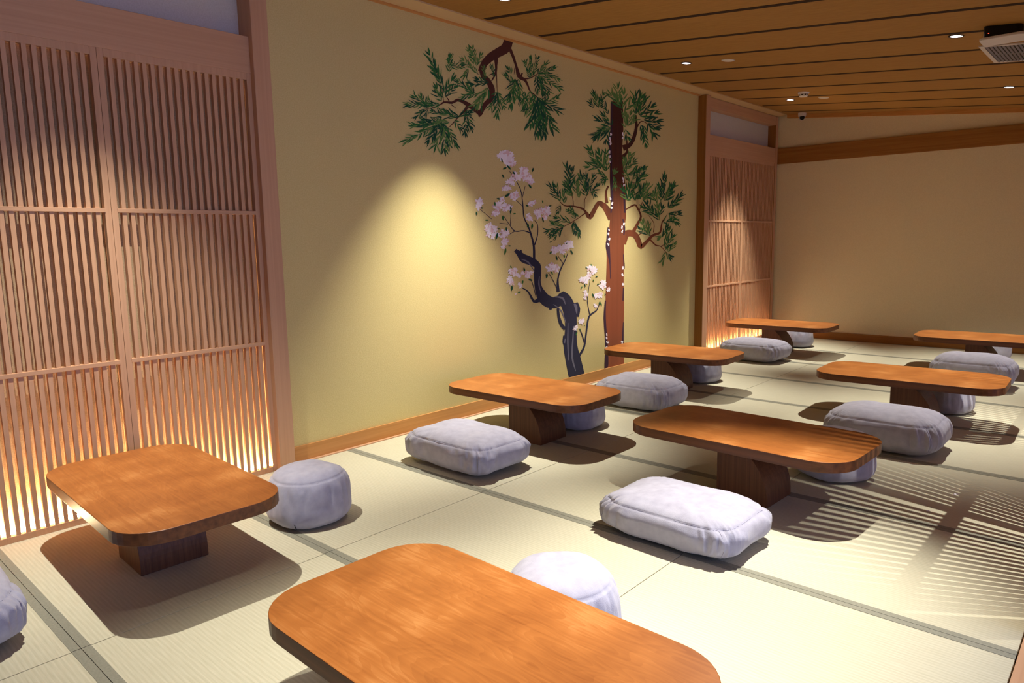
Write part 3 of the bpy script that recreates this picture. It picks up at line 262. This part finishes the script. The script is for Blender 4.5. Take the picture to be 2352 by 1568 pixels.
# cornice
struct(MB().box(0, -.40, 2.660, .030, 4.412, 2.70).build('trim_10', M['brown_y'], bevel=.001))
struct(MB().poly([(.028, -4.2, 2.668), (.028, 6.36, 2.668), (.155, 6.36, 2.676), (.155, -4.2, 2.676)]).box(.028, -4.2, 2.668, .05, 6.36, 2.70).box(.05, -4.2, 2.676, .155, 6.36, 2.70).build('trim_11', M['cornice']))
struct(MB().box(-.14, -4.3, -.03, 5.9, -4.2, 2.75).build('wall_front_unseen', M['frontwall']))  # unseen wall, added to keep blue sky light off camera-facing sides
# lattice doors
def door(name, xf, y0, y1, backing=True, flip=1, pitch=.0362, zt=2.08):
    X = lambda a: xf + flip*a
    bx = lambda mb, a, ya, za, b, yb, zb: mb.box(min(X(a), X(b)), ya, za, max(X(a), X(b)), yb, zb)
    fr = MB(); sw = .0275
    for a, b in ((y0, y0+sw), (y1-sw, y1)): bx(fr, -.033, a+.0006, .0, 0, b-.0006, 2.114)
    bx(fr, -.033, y0+sw, .0, 0, y1-sw, .028); bx(fr, -.033, y0+sw, zt, 0, y1-sw, 2.114)
    f = struct(fr.build(name, M['pale_z'], bevel=.001))
    bars = MB(); n = int(round((y1-y0-2*sw)/pitch))-1; yc = (y0+y1)/2
    for k in range(n):
        c = yc + (k-(n-1)/2)*pitch; bx(bars, -.028, c-.009, .026, -.003, c+.009, zt+.002)
    bars.build('lattice_bars', M['pale_z'], f)
    for z in (.716, 1.409):
        bx(cb := MB(), -.036, y0+sw-.003, z-.0095, .003, y1-sw+.003, z+.0095); cb.build('crossbar', M['pale_y'], f, bevel=.001)
    if backing: bx(pb := MB(), -.085, y0, 0, -.072, y1, 2.114); pb.build('backing_panel', M['gold'], f)
    return f
door('door_1', .047, -1.942, -1.2152); door('door_2', .047, -1.2148, -.4895)
door('door_3', .047, 4.545, 5.4176); door('door_4', .047, 5.4180, 6.288)
struct(MB().box(-.06, 4.505, 0, .04, 4.545, 2.114).build('trim_12', M['pale_z']))
for nm, y0, y1, lb in (('near', -1.94, -.495, 'warm glowing light strip behind the foot of the near lattice doors'), ('far', 4.55, 6.285, 'warm glowing light strip behind the foot of the far lattice doors')):
    t = MB().box(-.020, y0, .0, .004, y1, .024).box(-.018, y0+.005, .024, .002, y1-.005, .030, 1).build('light_strip', [M['white'], M['led']])
    tag(t, lb, 'light strip', 'light strips behind the lattice doors')

# ---------------------------------------------------------------- back wall
struct(MB().box(-.14, 6.385, -.03, 5.9, 6.5, 2.75).build('wall_back', M['backwall']))
struct(MB().box(.052, 6.36, 2.107, 3.36, 6.40, 2.295).build('trim_15', M['honey_x'], bevel=.002))  # back beam, its shade is part of the wood colour
struct(MB().box(.034, 6.36, 0, 3.36, 6.40, .086).build('baseboard_back', M['honey_x'], bevel=.0015))  # same wood colour with the shade painted in
q = MB()
for a, b in ((.155, 3.36),):
    q.v += [(a, 6.35, ceil_z(a)-.045), (b, 6.35, ceil_z(b)-.045), (b, 6.35, ceil_z(b)), (a, 6.35, ceil_z(a)), (a, 6.39, ceil_z(a)-.045), (b, 6.39, ceil_z(b)-.045), (b, 6.39, ceil_z(b)), (a, 6.39, ceil_z(a))]
    q.f += [(0, 1, 2, 3), (4, 5, 6, 7), (0, 1, 5, 4)]; q.m += [0]*3
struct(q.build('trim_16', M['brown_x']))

# ---------------------------------------------------------------- sloping ceiling
cl = struct(MB().poly([(.0, -4.2, ceil_z(0)), (5.9, -4.2, ceil_z(5.9)), (5.9, 6.5, ceil_z(5.9)), (0, 6.5, ceil_z(0))]).poly([(.0, -4.2, 2.78), (5.9, -4.2, 2.78), (5.9, 6.5, 2.78), (0, 6.5, 2.78)]).build('ceiling', M['ceiling']))
for k in range(-8, 11):
    y = .558 + .5557*k; g = MB()
    g.poly([(.19, y-.022, ceil_z(.19)-.0015), (5.9, y-.022, ceil_z(5.9)-.0015), (5.9, y+.022, ceil_z(5.9)-.0015), (.19, y+.022, ceil_z(.19)-.0015)])
    g.poly([(.19, y-.022, ceil_z(.19)-.0015), (5.9, y-.022, ceil_z(5.9)-.0015), (5.9, y-.022, ceil_z(5.9)+.004), (.19, y-.022, ceil_z(.19)+.004)])
    if y < 6.3: g.build('ceiling_groove', M['groove'], cl)

# ---------------------------------------------------------------- right side lattice wall with the doors
ys = [.252, 1.062] + [1.062 + .883*k for k in range(1, 7)]
for k in range(7): door('door_%d' % (k+5), 3.385, ys[k]+.0003, min(ys[k+1], 6.36)-.0003, False, -1, .0352)
struct(MB().box(3.366, .16, .004, 3.42, .248, 2.35).build('trim_17', M['pale_z'], bevel=.003))
struct(MB().box(3.36, .248, 2.114, 3.42, 6.36, 2.40).build('trim_18', M['pale_y'], bevel=.002))
struct(MB().box(3.36, -4.2, 2.2, 3.42, .16, 2.40).build('wall_right', M['backwall']))

# ---------------------------------------------------------------- low tables
def rrect(L, W, r, n=9):
    p = []
    for cx, cy, a0 in ((L/2-r, W/2-r, 0), (-L/2+r, W/2-r, 90), (-L/2+r, -W/2+r, 180), (L/2-r, -W/2+r, 270)):
        for k in range(n+1): a = math.radians(a0+90*k/n); p.append((cx+r*math.cos(a), cy+r*math.sin(a)))
    return p
TL, TW, TH, TT = 1.085, .585, .32, .046
def table(name='low_table'):
    t = empty(name, (0, 0, 0))
    o = rrect(TL, TW, .155)
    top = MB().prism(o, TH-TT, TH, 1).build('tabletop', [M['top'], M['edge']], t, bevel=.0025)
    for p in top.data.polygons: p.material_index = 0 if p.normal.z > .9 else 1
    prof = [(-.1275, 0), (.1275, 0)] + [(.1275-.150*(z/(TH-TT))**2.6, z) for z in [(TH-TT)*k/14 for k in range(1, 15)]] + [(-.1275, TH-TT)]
    lg = MB(); n = len(prof); lg.v = [(x, -.128, z) for x, z in prof] + [(x, .128, z) for x, z in prof]
    lg.f = [tuple(range(n)), tuple(reversed(range(n, 2*n)))] + [(i, (i+1) % n, n+(i+1) % n, n+i) for i in range(n)]; lg.m = [0]*len(lg.f)
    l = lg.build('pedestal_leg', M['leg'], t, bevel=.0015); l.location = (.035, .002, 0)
    return t
def copy_tree(o, parent=None):
    c = o.copy(); C.objects.link(c); c.parent = parent
    for ch in list(o.children): copy_tree(ch, c)
    return c
TABLES = [
    (.695, -1.362, -2.2, 'low wooden table with rounded corners standing in front of the near lattice doors'),
    (2.447, -1.336, -1.0, 'largest looking low orange wood table, cut off by the bottom edge of the photo'),
    (.717, .908, 1.0, 'low wooden table beside the mural wall, behind the cushion nearest the bare wall'),
    (2.191, .790, -2.6, 'low wooden table half in shade, behind the brightly lit white looking cushion'),
    (2.429, 2.757, 2.0, 'low wooden table in the right row, second one back behind the half shaded table'),
    (.677, 2.742, 2.4, 'low wooden table in the left row standing in front of the painted tall trunk'),
    (.674, 5.050, 1.6, 'low wooden table in the far left corner by the far lattice doors'),
    (2.520, 5.010, 2.2, 'low wooden table at the far right by the back wall, cut off by the frame'),
]
LEGX = [-.013, .02, .040, .030, .045, 0, -.027, -.007]
proto = table()
for i, (x, y, a, lb) in enumerate(TABLES):
    t = proto if i == 0 else copy_tree(proto)
    [c for c in t.children if c.name.startswith('pedestal')][0].location.x = LEGX[i]
    t.location = (x, y, .0012); t.rotation_euler = (0, 0, math.radians(a))
    tag(t, lb, 'table', 'low tables set out on the tatami')

# ---------------------------------------------------------------- cushions
def spw(c, e): return math.copysign(abs(c)**e, c)
def cushion(name, kind, L, W, H, seed, es, rz_, loc, label, group, zipper=None):
    e1, e2 = (.60, .38) if kind == 'flat' else (.44, .98)
    off = Vector((seed*7.31, seed*3.17, seed*1.73))
    def surf(eta, om, push=0, groove=True):
        ce, se = spw(math.cos(eta), e1), spw(math.sin(eta), (.86 if eta > 0 else e1*1.05) if kind == 'flat' else (.72 if eta > 0 else .5))
        x, y, z = L/2*ce*spw(math.cos(om), e2), W/2*ce*spw(math.sin(om), e2), H/2*se
        if kind == 'round':
            tp = 1.05 - .15*(z/H+.5); x *= tp; y *= tp
        d = Vector((x, y, z*1.6)); d = d.normalized() if d.length > 1e-6 else Vector((0, 0, 1))
        p = Vector((x, y, z))
        per = om*(L+W)/1.1
        a = noise.noise(Vector((x*7, y*7, z*5))+off)*.010
        side = math.exp(-((eta-.12)/.5)**2)
        n1 = noise.noise(Vector((math.cos(om)*5.5, math.sin(om)*5.5, eta*.9))+off*2)
        n2 = noise.noise(Vector((math.cos(om)*13, math.sin(om)*13, eta*1.6))+off*3)
        a += side*(-abs(n1)*.026 - abs(n2)*.020 + .010)*(1 if kind == 'flat' else .32)
        a += noise.noise(Vector((x*22, y*22, z*22))+off)*.0025
        if kind == 'flat':     # pinch at the corners just under the seam
            cr = max(0, abs(math.sin(2*om))**10); a -= .012*cr*math.exp(-((eta-es)/.22)**2)
        if groove: a -= .005*math.exp(-((eta-es)/.035)**2)
        q_ = p + d*(a+push); q_.z = max(q_.z + H/2, .0) 
        if q_.z < .02: q_.z *= .9
        return q_
    NE, NO = 56, 150
    et = [-PI/2 + PI*(i+.5)/NE for i in range(NE)]
    v = [surf(e, 2*PI*k/NO) for e in et for k in range(NO)]
    f = [(i*NO+k, i*NO+(k+1) % NO, (i+1)*NO+(k+1) % NO, (i+1)*NO+k) for i in range(NE-1) for k in range(NO)]
    mb = MB(); mb.v = [tuple(p) for p in v]; mb.f = f + [tuple(reversed(range(NO))), tuple((NE-1)*NO+k for k in range(NO))]; mb.m = [0]*len(mb.f)
    o = mb.build(name, M['fabric'], smooth=True)
    s = MB(); n = 140
    s.tube([surf(es, 2*PI*k/n, -.0012, True) for k in range(n)], .0022, 5, True)
    if kind == 'flat':
        for c_ in (PI/4, 3*PI/4, 5*PI/4, 7*PI/4):
            s.tube([surf(es-(es+.75)*k/16, c_, -.0008) for k in range(17)], .0018, 5)
    s.build('seam_piping', M['seam'], o, smooth=True)
    if zipper is not None:
        z_ = MB(); p0 = surf(-.80, zipper, .001); p1 = surf(-.42, zipper, .001); z_.tube([p0, (p0+p1)/2+Vector((0, 0, 0)), p1], .0028, 6)
        z_.build('zipper_end', M['zip'], o)
    o.location = loc; o.rotation_euler = (0, 0, math.radians(rz_))
    return tag(o, label, 'cushion', group)
GF, GP = 'rectangular floor cushions on the near side of the tables', 'round floor poufs behind the tables'
FL = [
    (.775, .268, -1, .674, .45, .210, 'rectangular grey floor cushion nearest the mural wall, with a sharp sewn corner towards us'),
    (2.180, .172, -1, .642, .45, .176, 'brightest, almost white rectangular floor cushion in front of the half shaded table'),
    (2.475, 2.060, 0, .622, .45, .236, 'large mauve grey rectangular cushion right of the half shaded table'),
    (.794, 2.074, 0, .612, .45, .226, 'rectangular grey cushion in front of the table by the painted tall trunk'),
    (.637, 4.490, 0, .622, .45, .215, 'rectangular grey cushion in front of the far corner table, blue on its right end'),
    (2.548, 4.308, 0, .580, .45, .262, 'plump bluish rectangular cushion behind the second right row table, near the frame edge'),
    (.720, -2.115, 1, .650, .45, .210, 'bluish grey cushion cut off by the left edge of the photo'),
]
for i, (x, y, a, L, W, H, lb) in enumerate(FL):
    cushion('floor_cushion', 'flat', L, W, H, i+1.3, .54, a, (x, y, .0015), lb, GF)
PF = [
    (.790, -.752, .187, .247, 'round grey pouf touching the corner of the table by the near lattice doors'),
    (2.285, -.800, .187, .245, 'round pale pouf behind the foreground table cut off by the frame'),
    (.776, 1.303, .190, .240, 'bluish round pouf under the far edge of the table beside the mural wall'),
    (2.415, 1.339, .195, .240, 'blue lit round pouf behind the half shaded table, right end'),
    (2.556, 3.205, .185, .240, 'round grey pouf behind the second table of the right row'),
    (.700, 3.182, .185, .240, 'round white grey pouf behind the table by the painted tall trunk'),
    (.633, 5.604, .185, .245, 'small looking round pouf behind the far corner table by the back wall'),
    (2.440, 5.850, .185, .245, 'round pouf behind the far right table, seen below its top'),
]
for i, (x, y, R, H, lb) in enumerate(PF):
    cushion('round_pouf', 'round', 2*R, 2*R, H, i+11.7, .66, 0, (x, y, .0015), lb, GP, zipper=(math.radians(-52) if i == 0 else None))

# ---------------------------------------------------------------- mural painted on the left wall
PX = .0012
class Flat(MB):
    def strokes(s, data, lay, mi=0):
        for n_, st in enumerate(data):
            b = len(s.v); x = PX + lay*.0002 + n_*.00003
            for a in st: s.v += [(x, a[0]/1000, a[1]/1000), (x, a[2]/1000, a[3]/1000)]
            for i in range(len(st)-1): s.f.append((b+2*i, b+2*i+1, b+2*i+3, b+2*i+2)); s.m.append(mi)
    def blade(s, Y, Z, J, dx, dy, L, wd, mi, x, curve=0):
        kx, kz, sh = J; l = math.hypot(dx, dy); dx /= l; dy /= l; nx, ny = -dy, dx; b = len(s.v)
        P_ = []
        for t, h in ((0, .12), (.25, .8), (.5, 1), (.78, .6), (1, 0)):
            c = curve*t*t*L; P_.append((t*L*dx+nx*c, t*L*dy+ny*c, h*wd/2))
        ring = [(p[0]+nx*p[2], p[1]+ny*p[2]) for p in P_] + [(p[0]-nx*p[2], p[1]-ny*p[2]) for p in reversed(P_[:-1])]
        s.poly([(x, Y+(kx*u)/1000, Z+(sh*u-kz*v_)/1000) for u, v_ in ring], mi)
def leaves(fl, sprigs, rnd, step=.40, wr=.14):
    for y0, z0, y1, z1, L, kx, kz, sh, shade in sprigs:
        J = (kx, kz, sh); Y0, Z0, Y1, Z1 = y0/1000, z0/1000, y1/1000, z1/1000
        du = (y1-y0)/kx; dv = -((z1-z0)-sh*du)/kz; D = math.hypot(du, dv); ux, uy = du/D, dv/D
        n = max(2, int(D/(L*step)))
        lay = .0006 + .0004*rnd.random()
        for k in range(n+1):
            t = k/n*.86
            Y, Z = Y0+(Y1-Y0)*t, Z0+(Z1-Z0)*t
            for sgn in ((1, -1) if k < n else (1, -1, 0)):
                a = sgn*math.radians(rnd.uniform(16, 44)) + math.radians(rnd.uniform(-8, 8))
                dx, dy = ux*math.cos(a)-uy*math.sin(a), ux*math.sin(a)+uy*math.cos(a)
                ll = L*rnd.uniform(.6, 1.12)*(1 if k < n else .9)
                mi = min(2, max(0, shade + rnd.choice((-1, 0, 0, 0, 1))))
                fl.blade(Y, Z, J, dx, dy, ll, L*wr*rnd.uniform(.8, 1.15), mi, PX+lay+.0003*rnd.random(), -sgn*rnd.uniform(0, .22))
        fl.poly([(PX+lay, Y0, Z0), (PX+lay, Y0+.002, Z0-.004), (PX+lay, Y1, Z1)], 0)
rnd = random.Random(5)
LM = [M['p_l0'], M['p_l1'], M['p_l2']]
mural = empty('wall_mural', (0, 2.2, 0), 0, 'painted mural of leafy branches, white blossom tree and tall trunk on the mustard wall', 'mural')
def part(fl_, name, mats, parent):
    o = fl_.build(name, mats, parent)
    if parent is mural: o.location = (0, -2.2, 0)
    return o
a = Flat(); a.strokes(STROKES_BRANCH, 0); hb = part(a, 'painted_hanging_branch', M['p_barkdark'], mural)
a = Flat(); leaves(a, SPRIGS_BRANCH, rnd); part(a, 'leaves', LM, hb)
a = Flat(); a.strokes(STROKES_BLOSSOM, 0); bt = part(a, 'painted_blossom_tree', M['p_ink'], mural)
a = Flat(); a.strokes(STROKES_BLOSSOMHI, 1); part(a, 'bark_highlight', M['p_inkhi'], bt)
a = Flat()
for y0, z0, y1, z1, L, kx, kz, sh, shade in SPRIGS_BLOSS:
    du = (y1-y0)/kx; dv = -((z1-z0)-sh*du)/kz
    a.blade(y0/1000, z0/1000, (kx, kz, sh), du, dv, max(L, math.hypot(du, dv)), L*.42, shade, PX+.0022, rnd.uniform(-.15, .15))
part(a, 'leaves', LM, bt)
a = Flat()
for y, z, r, kx, kz, sh in BLOOMS:
    nf = max(2, int(r/3.2))
    for f_ in range(nf):
        rr = r*.55*math.sqrt(rnd.random()); an = rnd.uniform(0, 2*PI)
        cu, cv = rr*math.cos(an), rr*math.sin(an)
        Y, Z = y/1000+kx*cu/1000, z/1000+(sh*cu-kz*cv)/1000
        a0 = rnd.uniform(0, 2*PI); np_ = rnd.choice((6, 7, 8)); lay = PX+.0010+.0008*rnd.random()
        for k in range(np_):
            t = a0+2*PI*k/np_+rnd.uniform(-.2, .2); R = r*rnd.uniform(.42, .68)
            a.blade(Y, Z, (kx, kz, sh), math.cos(t), math.sin(t)-.25, R, R*.55, rnd.choice((0, 0, 1, 1, 2)), lay+.0001*k)
part(a, 'blossoms', [M['p_petal'], M['p_petal2'], M['p_petal3']], bt)
a = Flat(); a.strokes(STROKES_TALL[1:], 0); a.strokes(STROKES_TALL[:1], .5); tt = part(a, 'painted_tall_trunk', M['p_bark2'], mural)
a = Flat(); a.strokes(STROKES_TALLDARK, 1.5); part(a, 'bark_shading', M['p_purple'], tt)
a = Flat(); leaves(a, SPRIGS_TALL, rnd, .39, .145); part(a, 'leaves', LM, tt)
for y, z in DOTS:
    a = Flat()
    for k in range(3):
        dy, dz = rnd.uniform(-.010, .010), rnd.uniform(-.010, .010); R = rnd.uniform(.006, .010)
        a.poly([(PX+.0012+.0001*k, y/1000+dy+1.5*R*math.cos(2*PI*j/7), z/1000+dz+R*math.sin(2*PI*j/7)) for j in range(7)], 0)
    part(a, 'white_flower', M['p_dot'], tt)

# ---------------------------------------------------------------- ceiling fittings
TILT = math.atan(.1)
names = {(.64, -1.36): None}
LL = {0: 'recessed ceiling downlight above the near lattice doors', 1: 'recessed ceiling downlight at the top edge of the photo by the cornice', 2: 'recessed ceiling downlight above the painted trunk, left of a round cover plate',
      3: 'farthest left recessed ceiling downlight, near the back wall', 4: 'recessed ceiling downlight above the foreground table', 5: 'recessed ceiling downlight above the half shaded table',
      6: 'recessed ceiling downlight just left of the ceiling unit with the red light', 7: 'recessed ceiling downlight at the right edge near the back wall', 8: 'recessed corridor downlight behind the lattice doors, nearer one', 9: 'recessed corridor downlight behind the lattice doors, farther one'}
for i, (x, y, aim, wt, size, _) in enumerate(LAMPS):
    z = ceil_z(x)
    d = empty('downlight', (x, y, z), 0, LL[i], 'ceiling light', 'recessed ceiling downlights')
    r_ = MB().lathe([(.034, -.001), (.043, -.001), (.043, -.006), (.036, -.007), (.034, -.004)], 28, caps=False).build('trim_ring', M['dark'], d); r_.rotation_euler = (0, TILT, 0)
    g_ = MB().lathe([(.001, -.0035), (.034, -.0035), (.034, -.0025)], 28).build('lamp_lens', M['lamp'], d); g_.rotation_euler = (0, TILT, 0)
    spot('lamp_beam', (x, y, z-.02), aim, wt, size, parent=d)
def plate(x, y, lb):
    o = MB().lathe([(.001, -.006), (.040, -.006), (.050, -.003), (.050, 0)], 32).build('ceiling_cover_plate', M['white']); o.location = (x, y, ceil_z(x)); o.rotation_euler = (0, TILT, 0)
    tag(o, lb, 'cover plate', 'round cover plates on the ceiling')
plate(.981, 3.004, 'flat round white cover plate on the ceiling, nearer of the two'); plate(.986, 5.145, 'flat round white cover plate on the ceiling, farther of the two')
# smoke detector
d = empty('smoke_detector', (.935, 4.74, ceil_z(.935)), 0, 'small white slotted smoke detector hanging from the ceiling', 'detector')
for o in (MB().lathe([(.052, 0), (.052, -.010), (.046, -.018), (.046, -.020)], 28).build('base_plate', M['white'], d),
          MB().lathe([(.040, -.020), (.040, -.034), (.034, -.044), (.012, -.047)], 28).build('sensor_head', M['white'], d)): pass
v_ = MB()
for k in range(8):
    a_ = 2*PI*k/8; c_, s_ = math.cos(a_), math.sin(a_)
    v_.box(-.006, -.006, -.034, .006, .006, -.024); n8 = len(v_.v)-8
    for j in range(n8, n8+8): px, py, pz = v_.v[j]; v_.v[j] = (px*c_-py*s_+.036*c_, px*s_+py*c_+.036*s_, pz)
v_.build('vent_slots', M['black'], d)
# camera dome
d = empty('security_camera', (.365, 6.27, ceil_z(.365)), 0, 'small white dome security camera with a black lens at the back of the ceiling', 'camera')
MB().lathe([(.046, 0), (.046, -.006), (.043, -.038), (.040, -.042)], 28).build('housing', M['white'], d)
sp_ = MB().lathe([(.001, -.034), (.018, -.030), (.030, -.018), (.035, 0), (.030, .018), (.018, .030), (.001, .034)], 28).build('eyeball', M['white'], d, smooth=True); sp_.location = (0, 0, -.052)
ln = MB().lathe([(.001, .036), (.022, .034), (.027, .028), (.027, .018)], 28).build('lens_window', M['black'], sp_)
ln.rotation_euler = Vector((2.6, -6.6, -1.1)).to_track_quat('Z', 'Y').to_euler()
# air vent (two rows of louvers)
d = empty('ceiling_air_vent', (2.91, 3.51, ceil_z(2.91)), 0, 'square grey louvered air vent set in the ceiling at the right edge', 'air vent'); d.rotation_euler = (0, TILT, 0)
hx, hy = .30, .30
MB().box(-hx, -hy, -.008, -hx+.028, hy, .004).box(hx-.028, -hy, -.008, hx, hy, .004).box(-hx+.028, -hy, -.008, hx-.028, -hy+.024, .004).box(-hx+.028, hy-.024, -.008, hx-.028, hy, .004).build('frame', M['white'], d, bevel=.001)
MB().box(-hx+.028, -.008, -.007, hx-.028, .008, .002).build('divider', M['slat'], d)
MB().poly([(-hx+.02, -hy+.02, -.0025), (hx-.02, -hy+.02, -.0025), (hx-.02, hy-.02, -.0025), (-hx+.02, hy-.02, -.0025)]).build('duct_opening', M['black'], d)
g = MB()
for k in range(24):
    x = -hx+.042+k*.0224
    for ya, yb in ((-hy+.024, -.008), (.008, hy-.024)):
        g.poly([(x-.005, ya, -.010), (x-.005, yb, -.010), (x+.003, yb, -.003), (x+.003, ya, -.003)])
        g.poly([(x-.005, ya, -.0112), (x-.005, yb, -.0112), (x+.003, yb, -.0042), (x+.003, ya, -.0042)])
g.build('louvers', M['slat'], d)
# flat unit with dark body and red light
d = empty('ceiling_unit', (2.815, 2.745, ceil_z(2.815)), 0, 'flat white panel unit with a dark body and red light under the ceiling', 'ceiling unit')
o = MB().prism([(x, y) for x, y in rrect(.225, .19, .035)], -.072, -.056).build('cover_panel', M['white'], d, bevel=.004)
MB().prism([(x, y) for x, y in rrect(.19, .16, .03)], -.056, .02).build('body', M['black'], d, bevel=.003)
o = MB().lathe([(.001, 0), (.0025, 0), (.0025, .002)], 10).build('indicator_light', M['redled'], d); o.location = (-.066, -.081, -.036)

# fluff left on the mats
f_ = Flat()
for x, y, L, an in ((2.945, 1.372, .045, .9), (2.90, 1.07, .02, .4)):
    dx, dy = math.cos(an), math.sin(an); nx, ny = -dy*.006, dx*.006
    b = MB(); b.poly([(x, y, .003), (x+dx*L*.5+nx, y+dy*L*.5+ny, .007), (x+dx*L, y+dy*L, .003), (x+dx*L*.5-nx, y+dy*L*.5-ny, .004)])
    o = b.build('feather', M['white']); tag(o, 'larger white feather lying on the striped mats' if L > .03 else 'tiny white feather fluff on the striped mats near a mat border', 'feather')
